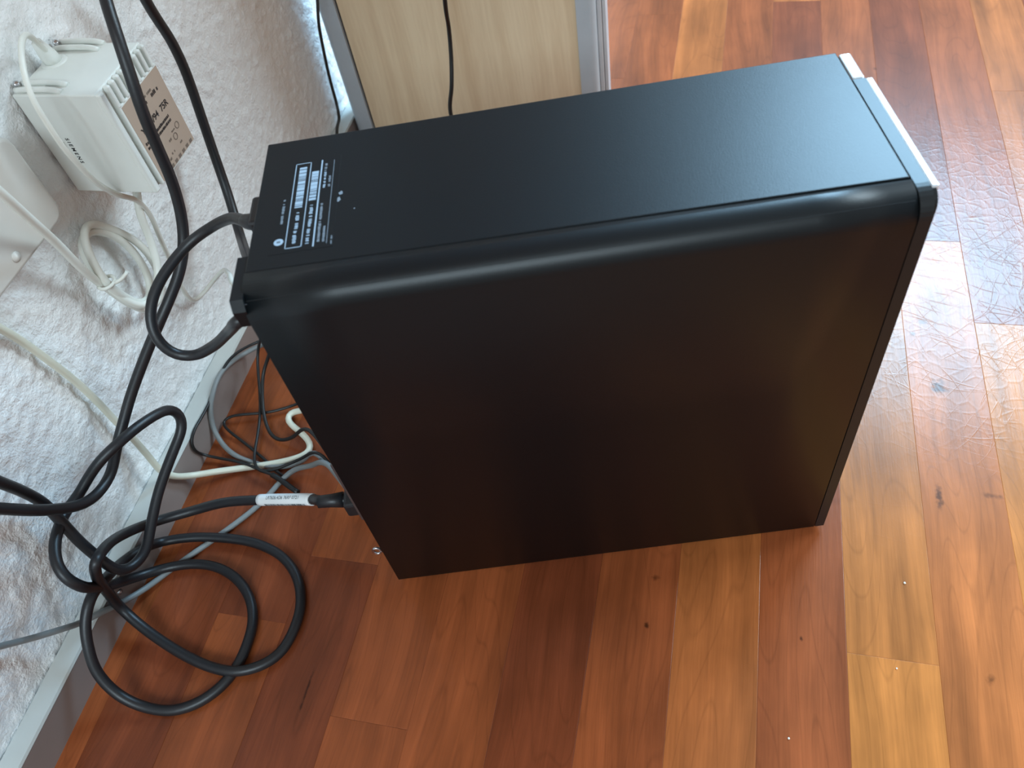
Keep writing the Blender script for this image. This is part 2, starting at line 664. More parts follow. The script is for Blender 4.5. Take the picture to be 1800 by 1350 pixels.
def plank(x0, x1, y0, y1, col):
    g, c, h, t = 0.00004, 0.00025, 0.00010, -0.010
    rows = [(g, t), (g, -h), (g + c, 0.0)]
    v, f = [], []
    for d, z in rows:
        v += [(x0 + d, y0 + d, z), (x1 - d, y0 + d, z), (x1 - d, y1 - d, z), (x0 + d, y1 - d, z)]
    for r in range(2):
        for i in range(4):
            j = (i + 1) % 4
            f.append((r * 4 + i, r * 4 + j, r * 4 + 4 + j, r * 4 + 4 + i))
    f.append((8, 9, 10, 11))
    o = from_py('plank', v, f, M['plank'], floor)
    o.color = col
    return o


for k in range(-10, 22):
    xa = X0 + k * PITCH
    xb = xa + PITCH
    if xb < 0.0:
        continue
    if k in fixed:
        js, cs = fixed[k]
    else:
        j, js = -0.95 + random.random() * 0.4, []
        while j < 1.6:
            js.append(j)
            j += random.uniform(0.36, 0.62)
        cs = [random.choice(PAL) for _ in range(len(js) + 1)]
    ends = [-0.95] + [j for j in js if j > -0.9] + [1.75]
    cs = cs[-(len(ends) - 1):]
    for a, b, c in zip(ends[:-1], ends[1:], cs):
        w = random.uniform(0.95, 1.05)
        plank(max(xa, 0.002), xb, a, b, (c[0] * w, c[1] * w, c[2] * w, 1))

# ------------------------------------------------------------------ plaster wall
ys = np.concatenate([np.linspace(-1.0, -0.08, 12), np.arange(-0.06, 0.95, 0.0021), np.linspace(0.97, 3.0, 16)])
zs = np.concatenate([np.arange(0.0, 0.42, 0.0021), np.linspace(0.44, 2.4, 16)])
n1 = value_noise(ys, zs, 0.0060, rng)
n2 = value_noise(ys, zs, 0.0036, rng)
n3 = value_noise(ys, zs, 0.05, rng)
disp = 0.0009 * np.clip(n1 - 0.35, 0, 1) + 0.0021 * (n2 - 0.5) * (0.35 + n1) + 0.0004 * (n3 - 0.5)
ny, nz = len(ys), len(zs)
V = np.empty((ny, nz, 3))
V[..., 0] = disp
V[..., 1] = ys[:, None]
V[..., 2] = zs[None, :]
ii = np.arange(ny * nz).reshape(ny, nz)
F = np.stack([ii[:-1, :-1], ii[1:, :-1], ii[1:, 1:], ii[:-1, 1:]], -1).reshape(-1, 4)
wm_ = bpy.data.meshes.new('wall_left')
wm_.vertices.add(ny * nz)
wm_.vertices.foreach_set('co', V.reshape(-1))
wm_.loops.add(F.size)
wm_.loops.foreach_set('vertex_index', F.reshape(-1).astype(np.int32))
wm_.polygons.add(len(F))
wm_.polygons.foreach_set('loop_start', np.arange(0, F.size, 4, dtype=np.int32))
wm_.update(calc_edges=True)
wm_.validate()
wm_.materials.append(M['wall'])
for p in wm_.polygons:
    p.use_smooth = True
wall = link(bpy.data.objects.new('wall_left', wm_))
tag(wall, 'white rough plaster wall at the left', 'wall', kind='structure')

# baseboard: a low plastic strip with a flat top lip
bb = prism('baseboard_left', [(0.0012, 0.0), (0.0150, 0.0), (0.0142, 0.0272), (0.0012, 0.0272)], 'y', -1.0, 3.0, M['base'])
prism('top_lip', [(0.0012, 0.0272), (0.0140, 0.0272), (0.0146, 0.0282), (0.0138, 0.0300), (0.0012, 0.0312)], 'y', -1.0, 3.0, M['lip'], bb)
tag(bb, 'low grey plastic baseboard along the plaster wall', 'baseboard', kind='structure')
lathe('screw', [(0.0022, 0.0), (0.0021, 0.0006), (0.0012, 0.0011), (0.0, 0.0012)], (0.0143, 0.1571, 0.0200), (1, 0, 0.02), M['steel'], bb, 14)

# ------------------------------------------------------------------ desk
DZ = 0.655           # underside of the desktop
desk = empty('desk', (0.15, 0.69, 0.0))
tag(desk, 'desk with a pale beech leg panel and rounded grey edges behind the computer', 'desk')


def pbox(name, lo, hi, mat, bevel, parent):
    return box(name, (lo[0] - 0.15, lo[1] - 0.69, lo[2]), (hi[0] - 0.15, hi[1] - 0.69, hi[2]), mat, parent, bevel)


leg = pbox('leg_panel', (0.0375, 0.6815, 0.012), (0.2605, 0.7035, DZ), M['beech'], 0.0006, desk)
pbox('shadow_gap', (0.0355, 0.6835, 0.012), (0.0378, 0.7015, DZ), M['gap'], 0.0, leg)
for nm, xa, xb in (('edge_profile', 0.0160, 0.0358), ('edge_profile', 0.2606, 0.2775)):
    out = []
    yc, hy = 0.6925, 0.0135
    for i in range(9):
        a = math.pi * 0.5 * i / 8
        if xa < 0.1:     # rounded towards the wall
            out.append((xa + 0.008 - 0.008 * math.sin(a) - 0.15, yc - hy + 0.008 - 0.008 * math.cos(a) - 0.69))
        else:
            out.append((xb - 0.006 + 0.006 * math.sin(a) - 0.15, yc - hy + 0.006 - 0.006 * math.cos(a) - 0.69))
    if xa < 0.1:
        out += [(xa - 0.15, yc + hy - 0.69), (xb - 0.15, yc + hy - 0.69), (xb - 0.15, yc - hy - 0.69)]
    else:
        out += [(xb - 0.15, yc + hy - 0.69), (xa - 0.15, yc + hy - 0.69), (xa - 0.15, yc - hy - 0.69)]
    prism(nm, out, 'z', 0.0, DZ, M['profile'], leg, smooth=False)
pbox('highlight_strip', (0.2776, 0.6875, 0.0), (0.2815, 0.7030, DZ), M['profile_highlight'], 0.0006, leg)  # pale strips stand in for the two highlights along the edge profile
pbox('highlight_strip', (0.2818, 0.6905, 0.0), (0.2850, 0.7030, DZ), M['profile_highlight'], 0.0006, leg)

pbox('desktop', (0.030, -0.10, DZ), (0.37, 0.715, DZ + 0.025), M['beech'], 0.003, desk)  # added out of view, sized to shade the wall and adapter from above

# ------------------------------------------------------------------ computer
D, W, H = 0.2803, 0.1099, 0.2805
pc = empty('desktop_computer', (0.202436, 0.199901, 0.0), math.radians(15.75))
tag(pc, 'slim black desktop computer tower standing on the laminate floor', 'computer')

# inner chassis: top, far side, bottom and the recessed zinc back
SEAM0, SEAM1 = 0.0180, 0.0134     # width of the cover's fold on top, back to front
box('chassis', (0.0012, 0.004, 0.0045), (D - 0.001, W - 0.0006, H - 0.0032), M['gap'], pc)


def slab(name, pts, z0, z1, mat, bevel=0.0):
    bm = bmesh.new()
    a = [bm.verts.new((x, y, z0)) for x, y in pts]
    b = [bm.verts.new((x, y, z1)) for x, y in pts]
    n = len(pts)
    bm.faces.new(a[::-1])
    bm.faces.new(b)
    for i in range(n):
        bm.faces.new((a[i], a[(i + 1) % n], b[(i + 1) % n], b[i]))
    bmesh.ops.recalc_face_normals(bm, faces=bm.faces)
    if bevel:
        bmesh.ops.bevel(bm, geom=list(bm.edges), offset=bevel, segments=2, profile=0.5, affect='EDGES')
    return from_bm(name, bm, mat, pc)


slab('top_panel', [(0.0, SEAM0 + 0.0002), (D, SEAM1 + 0.0015), (D, W), (0.0, W)], H - 0.0032, H, M['black_case'], 0.0005)
box('far_side_panel', (0.0, W - 0.0008, 0.0045), (D, W + 0.0004, H - 0.0012), M['black_case'], pc, 0.0003)
back = box('back_panel', (0.0002, 0.003, 0.0048), (0.0014, W - 0.0012, H - 0.004), M['galv'], pc)
# parts on the back panel
for zz in (0.105, 0.118, 0.131, 0.144):
    box('slot_cover', (-0.0006, 0.012, zz - 0.0050), (0.0004, 0.090, zz + 0.0050), M['galv'], back, 0.0004)
box('power_inlet', (-0.0010, 0.012, 0.066), (0.0006, 0.038, 0.088), M['black_bezel'], back, 0.0006)
box('port_block', (-0.0010, 0.030, 0.020), (0.0006, 0.098, 0.052), M['gap'], back, 0.0004)
box('port_block', (-0.0010, 0.030, 0.155), (0.0006, 0.100, 0.200), M['gap'], back, 0.0004)

# side cover: swept profile from the bottom up the near side, round the edge, onto the top
R = 0.0125


def cover_profile(seam):
    p = [(0.0, 0.0045)]
    for i in range(13):
        a = math.pi * 0.5 * i / 12
        p.append((R - R * math.cos(a), H - R + R * math.sin(a)))
    p.append((seam, H))
    return p


xs_ = [-0.0002, 0.04, 0.08, 0.12, 0.16, 0.20, 0.24, D]
bm = bmesh.new()
rings = []
for x in xs_:
    s = SEAM0 + (SEAM1 - SEAM0) * x / D
    pr = cover_profile(s)
    outer = [bm.verts.new((x, y, z)) for y, z in pr]
    inner = []
    for j, (y, z) in enumerate(pr):
        a = pr[max(j - 1, 0)]
        b = pr[min(j + 1, len(pr) - 1)]
        tx, tz = b[0] - a[0], b[1] - a[1]
        ln = math.hypot(tx, tz)
        inner.append(bm.verts.new((x, y + tz / ln * 0.0012, z - tx / ln * 0.0012)))
    rings.append((outer, inner))
for (o0, i0), (o1, i1) in zip(rings[:-1], rings[1:]):
    for j in range(len(o0) - 1):
        bm.faces.new((o0[j], o1[j], o1[j + 1], o0[j + 1]))
        bm.faces.new((i0[j], i0[j + 1], i1[j + 1], i1[j]))
    bm.faces.new((o0[0], i0[0], i1[0], o1[0]))
    bm.faces.new((o0[-1], o1[-1], i1[-1], i0[-1]))
for o0, i0 in (rings[0], rings[-1]):
    for j in range(len(o0) - 1):
        bm.faces.new((o0[j], o0[j + 1], i0[j + 1], i0[j]))
bmesh.ops.recalc_face_normals(bm, faces=bm.faces)
cover = from_bm('side_cover', bm, M['black_case'], pc, smooth=True)
# rear lip of the cover, the finger grip at the corner
lip = prism('grip_lip', [(0.0035, H - 0.0012), (0.0300, H - 0.0012), (0.0306, H - 0.0050), (0.0290, H - 0.016), (0.0020, H - 0.016), (0.0006, H - 0.0060)],
            'x', -0.0052, 0.0006, M['black_case'], cover)
box('rear_flange', (-0.0016, 0.0004, 0.090), (0.0006, 0.0022, 0.152), M['galv'], cover)

# front bezel
bz = 0.2866
prof = [(0.0, 0.0045)]
for i in range(9):
    a = math.pi * 0.5 * i / 8
    prof.append((0.0110 - 0.0110 * math.cos(a), H - 0.0110 - 0.0004 + 0.0110 * math.sin(a)))
prof += [(0.0870, H - 0.0004), (0.0870, 0.0045)]
bezel = prism('front_bezel', prof, 'x', D + 0.0006, bz, M['black_bezel'], pc)
fp = [(0.0030, 0.0075)]
for i in range(9):
    a = math.pi * 0.5 * i / 8
    fp.append((0.0030 + 0.0075 - 0.0075 * math.cos(a), H - 0.0010 - 0.0075 + 0.0075 * math.sin(a)))
fp += [(0.0865, H - 0.0010), (0.0865, 0.0075)]
prism('front_plate', fp, 'x', bz, 0.2886, M['black_bezel'], bezel, 0.0)
box('bezel_trim', (bz - 0.0002, 0.0080, H - 0.0040), (0.2898, 0.0866, H - 0.0001), M['silver'], bezel, 0.0008)
box('side_bezel', (D + 0.0006, 0.0874, 0.0045), (0.2858, W - 0.0010, H - 0.0030), M['black_bezel'], bezel, 0.0006)
box('bezel_trim', (D + 0.0008, 0.0876, H - 0.0040), (0.2868, W - 0.0012, H - 0.0002), M['silver'], bezel, 0.0010)
box('optical_drive_slot', (0.2884, 0.018, 0.205), (0.2890, 0.078, 0.222), M['gap'], bezel, 0.0002)
lathe('power_button', [(0.0065, 0.0), (0.0065, 0.0008), (0.0055, 0.0012), (0.0, 0.0012)], (0.2886, 0.045, 0.245), (1, 0, 0), M['silver'], bezel, 20)

for fx, fy in ((0.02, 0.014), (0.02, W - 0.014), (D - 0.014, 0.014), (D - 0.014, W - 0.014)):
    lathe('rubber_foot', [(0.0075, 0.0), (0.0082, 0.0010), (0.0085, 0.0047), (0.0, 0.0047)], (fx, fy, 0.0), (0, 0, 1), M['gap'], pc, 18)

# security loop near the bottom of the back
ringp = [Vector((-0.0050 + 0.0026 * math.cos(a), 0.0035, 0.0430 + 0.0036 * math.sin(a))) for a in np.linspace(0, 2 * math.pi, 25)]
sweep('security_loop', ringp, 0.0009, M['steel'], pc, 8)

# printed sticker on top (reads from the near side towards the far side)
M['label_black'] = M['black_case']
lab = slab('serial_label', [(0.0095, 0.0268), (0.0385, 0.0268), (0.0385, 0.0920), (0.0095, 0.0920)], H, H + 0.00010, M['label_black'])
ZL = H + 0.00016


def L3(x, y):
    return (x, y, ZL)


pale, dim = [], []
T_ = 0.00042
pale += [(0.0165, 0.0294, 0.0165 + T_, 0.0894), (0.0242 - T_, 0.0294, 0.0242, 0.0894), (0.0165, 0.0294, 0.0242, 0.0294 + T_), (0.0165, 0.0894 - T_, 0.0242, 0.0894)]
pale += [(0.0291, 0.0284, 0.0298, 0.0896)]
dim += [(0.0353, 0.0292, 0.03555, 0.0885)]


def barcode(xa, xb, ya, yb, seed, solid):
    r = random.Random(seed)
    y = ya
    while y < yb:
        w = r.choice((0.0004, 0.0007, 0.0012, 0.0018)) * solid
        pale.append((xa, y, xb, min(y + w, yb)))
        y += w + r.choice((0.00018, 0.00026, 0.0005))


barcode(0.0186, 0.0222, 0.0564, 0.0862, 3, 1.2)
barcode(0.0250, 0.0283, 0.0603, 0.0817, 5, 1.4)


def scribble(xc, ya, yb, h, seed, dst):
    """a line of print too small to read: strokes with letter spacing"""
    r = random.Random(seed)
    y = ya
    while y < yb:
        w = r.uniform(0.0004, 0.0008)
        if r.random() < 0.85:
            x0 = xc - h / 2 + r.uniform(0, h * 0.2)
            dst.append((x0, y, xc + h / 2 - r.uniform(0, h * 0.2), min(y + w, yb)))
        y += w + r.uniform(0.00015, 0.00035)


scribble(0.0134, 0.0466, 0.0636, 0.0014, 1, dim)
scribble(0.0204, 0.0313, 0.0405, 0.0020, 2, pale)
scribble(0.0206, 0.0418, 0.0531, 0.0020, 3, pale)
scribble(0.0265, 0.0308, 0.0405, 0.0018, 4, pale)
scribble(0.0267, 0.0420, 0.0569, 0.0018, 5, pale)
scribble(0.0315, 0.0311, 0.0573, 0.0014, 6, dim)
scribble(0.0338, 0.0307, 0.0409, 0.0013, 7, dim)
scribble(0.0316, 0.0676, 0.0800, 0.0013, 8, pale)
scribble(0.0316, 0.0808, 0.0865, 0.0013, 9, dim)
scribble(0.0340, 0.0686, 0.0766, 0.0013, 10, dim)
scribble(0.0375, 0.0284, 0.0340, 0.0008, 11, dim)
quads('label_print', pale, L3, M['print'], lab)['kind'] = 'stuff'
quads('label_small_print', dim, L3, M['print_dim'], lab)['kind'] = 'stuff'
cv = [(0.0134 + 0.0022 * math.cos(a), 0.0345 + 0.0022 * math.sin(a), ZL) for a in np.linspace(0, 2 * math.pi, 28, endpoint=False)]
from_py('round_logo', cv, [tuple(range(28))], M['print'], lab)
quads('logo_mark', [(0.0126, 0.0340, 0.0142, 0.0344), (0.0126, 0.0347, 0.0142, 0.0351)], lambda x, y: (x, y, ZL + 0.00006), M['gap'], lab)['kind'] = 'stuff'
# a paint scuff beside the sticker
def scuff(cx, cy, rx, ry, seed):
    r = random.Random(seed)
    p = [(cx + rx * math.cos(a) * r.uniform(0.6, 1.1), cy + ry * math.sin(a) * r.uniform(0.6, 1.1), H + 0.00008) for a in np.linspace(0, 2 * math.pi, 12, endpoint=False)]
    from_py('scuff_mark', p, [tuple(range(12))], M['print_dim'], pc)


scuff(0.0400, 0.0625, 0.0011, 0.0016, 1)
scuff(0.0393, 0.0580, 0.0009, 0.0022, 2)
scuff(0.0470, 0.0500, 0.0004, 0.0005, 3)

# ------------------------------------------------------------------ wall adapter
ax, ay, az = 0.0, 0.338, 0.219
ad = empty('power_adapter', (0.03, 0.365, az))
tag(ad, 'boxy off-white power adapter with ribbed edge mounted on the plaster wall', 'power adapter')


def abox(name, lo, hi, mat, bevel=0.0, parent=None):
    o = box(name, (lo[0] - 0.03, lo[1] - 0.365, lo[2] - az), (hi[0] - 0.03, hi[1] - 0.365, hi[2] - az), mat, parent or ad, bevel)
    return o


body = abox('adapter_body', (0.0022, 0.338, 0.219), (0.0566, 0.3915, 0.287), M['adapter'], 0.0008)
abox('rib', (0.0560, 0.3380, 0.219), (0.0600, 0.3422, 0.2868), M['adapter'], 0.0010)
plate = abox('front_plate', (0.0560, 0.3462, 0.219), (0.0596, 0.3915, 0.2735), M['adapter'], 0.0006)
for i in range(9):
    y = 0.3462 + i * 0.00512
    abox('rib', (0.0560, y, 0.2725), (0.0600, y + 0.0029, 0.2868), M['adapter'], 0.0010)
stick = abox('rating_sticker', (0.0594, 0.3480, 0.2200), (0.0598, 0.3908, 0.2722), M['sticker'], 0.0)


def S3(y, z):
    return (0.05995 - 0.03, y - 0.365, z - az)


inkr, softr = [], []


def sline(z, y0, y1, h, seed, dst, dens=0.85):
    r = random.Random(seed)
    y = y0
    while y < y1:
        w = r.uniform(0.0006, 0.0014)
        if r.random() < dens:
            dst.append((y, z - h / 2, min(y + w, y1), z + h / 2 * r.uniform(0.5, 1.0)))
        y += w + r.uniform(0.0002, 0.0005)


sline(0.2655, 0.3655, 0.3780, 0.0016, 1, softr)
sline(0.2625, 0.3570, 0.3700, 0.0022, 2, inkr, 0.6)
sline(0.2628, 0.3745, 0.3830, 0.0026, 3, inkr, 0.8)
sline(0.2455, 0.3500, 0.3800, 0.0020, 5, inkr, 0.97)
sline(0.2425, 0.3500, 0.3800, 0.0018, 6, inkr, 0.97)
sline(0.2365, 0.3750, 0.3790, 0.0012, 7, softr)
sline(0.2340, 0.3680, 0.3720, 0.0018, 8, softr)
sline(0.2300, 0.3530, 0.3610, 0.0030, 9, softr, 0.6)
sline(0.2270, 0.3660, 0.3800, 0.0016, 10, softr, 0.6)
sline(0.2255, 0.3540, 0.3640, 0.0018, 11, softr, 0.6)
r_ = random.Random(4)
for i in range(8):
    y = 0.3500 + i * 0.0051
    softr.append((y, 0.2203, y + 0.0028, 0.2226))
quads('sticker_print', inkr, S3, M['ink'], stick)['kind'] = 'stuff'
quads('sticker_small_print', softr, S3, M['ink_soft'], stick)['kind'] = 'stuff'
text_mesh('sticker_lettering', 'Y 100/94  75R', 0.0056, S3(0.3685, 0.2520), (0, 1, 0), (0, 0, 1), M['ink'], stick, bold=0.00012)
for cy, cz in ((0.3765, 0.2325), (0.3825, 0.2365)):
    vv, ff = [], []
    n = 20
    for i in range(n):
        a = 2 * math.pi * i / n
        for rr in (0.0017, 0.0023):
            vv.append(S3(cy + rr * math.cos(a), cz + rr * math.sin(a)))
    for i in range(n):
        j = (i + 1) % n
        ff.append((2 * i, 2 * i + 1, 2 * j + 1, 2 * j))
    from_py('approval_mark', vv, ff, M['ink_soft'], stick)
text_mesh('maker_lettering', 'SIEMENS', 0.0034, (0.0196 - 0.03, 0.33792 - 0.365, 0.2497 - az), (0, 0, -1), (1, 0, 0), M['ink'], body, bold=0.0001, spacing=1.5)
body_marks = [(0.0158, 0.2312, 0.0162, 0.2420), (0.0152, 0.2440, 0.0166, 0.2470), (0.0150, 0.2500, 0.0162, 0.2560)]
quads('small_lettering', body_marks, lambda x, z: (x - 0.03, 0.33792 - 0.365, z - az), M['ink_soft'], body)['kind'] = 'stuff'

for yc in (0.3445, 0.3870):
    lug = empty_child = bpy.data.objects.new('mounting_lug', None)
    link(lug, ad)
    for yo in (-0.0034, 0.0034):
        pts = [Vector((x - 0.03, yc + yo - 0.365, z - az)) for x, z in ((0.0035, 0.2880), (0.010, 0.2886), (0.024, 0.2886), (0.030, 0.2882), (0.0335, 0.2868))]
        sweep('lug_bar', catmull(pts, 0.002), 0.0017, M['adapter'], lug, 10)
    box('lug_web', (0.0035 - 0.03, yc - 0.0034 - 0.365, 0.2866 - az), (0.0200 - 0.03, yc + 0.0034 - 0.365, 0.2876 - az), M['adapter'], lug)
    lathe('screw', [(0.0021, 0.0), (0.0020, 0.0006), (0.0013, 0.0013), (0.0, 0.0016)], (0.0034 - 0.03, yc - 0.365, 0.2898 - az), (1, 0, 0.35), M['steel'], lug, 16)
rb = Vector((0.0100 - 0.03, 0.3715 - 0.365, 0.2862 - az))
lathe('relief_collar', [(0.0078, 0.0), (0.0078, 0.0012), (0.0066, 0.0016), (0.0, 0.0016)], rb, (0, 0, 1), M['adapter'], body, 22)
tipd = Vector((-0.0004, -0.0022, 0.0105)).normalized()
lathe('cable_relief', [(0.0052, 0.0), (0.0050, 0.006), (0.0042, 0.010), (0.0030, 0.0155), (0.0, 0.0155)], rb, tipd, M['adapter'], body, 18)
lathe('cable_relief', [(0.0042, 0.0), (0.0038, 0.005), (0.0030, 0.010), (0.0, 0.010)], (0.030 - 0.03, 0.372 - 0.365, 0.2195 - az), (0, 0, -1), M['adapter'], body, 16)

# ------------------------------------------------------------------ wall socket
so = empty('wall_socket', (0.0, 0.235, 0.2275))
tag(so, 'white surface-mounted wall socket with rounded corners at the left edge', 'wall socket')


def rounded(y0, y1, z0, z1, r, n=6):
    p = []
    for cy, cz, a0 in ((y1 - r, z1 - r, 0), (y0 + r, z1 - r, 90), (y0 + r, z0 + r, 180), (y1 - r, z0 + r, 270)):
        for i in range(n + 1):
            a = math.radians(a0 + 90 * i / n)
            p.append((cy + r * math.cos(a), cz + r * math.sin(a)))
    return p


sb = prism('socket_box', [(y - 0.235, z - 0.2275) for y, z in rounded(0.163, 0.3075, 0.2275, 0.2860, 0.009)], 'x', 0.0018, 0.0175, M['socket'], so, 0.0)
bm = bmesh.new()
bm.from_mesh(sb.data)
bmesh.ops.bevel(bm, geom=[e for e in bm.edges if all(v.co.x > 0.017 for v in e.verts)], offset=0.0025, segments=3, profile=0.5, affect='EDGES')
bm.to_mesh(sb.data)
bm.free()
for p in sb.data.polygons:
    p.use_smooth = len(p.vertices) == 4
for yc in (0.222,):
    face = lathe('socket_face', [(0.0205, 0.0), (0.0205, 0.0012), (0.0190, 0.0018), (0.0180, 0.0006), (0.0, 0.0006)], (0.0172, yc - 0.235, 0.0295), (1, 0, 0), M['socket'], so, 32)
    for dz in (-0.0095, 0.0095):
        lathe('contact_hole', [(0.0024, 0.0), (0.0024, 0.0003), (0.0, 0.0003)], (0.0177, yc - 0.235, 0.0295 + dz), (1, 0, 0), M['gap'], face, 12)
lathe('screw', [(0.0032, 0.0), (0.0030, 0.0007), (0.0, 0.0010)], (0.0174, 0.0275, 0.0085), (1, 0, 0), M['socket'], so, 16)

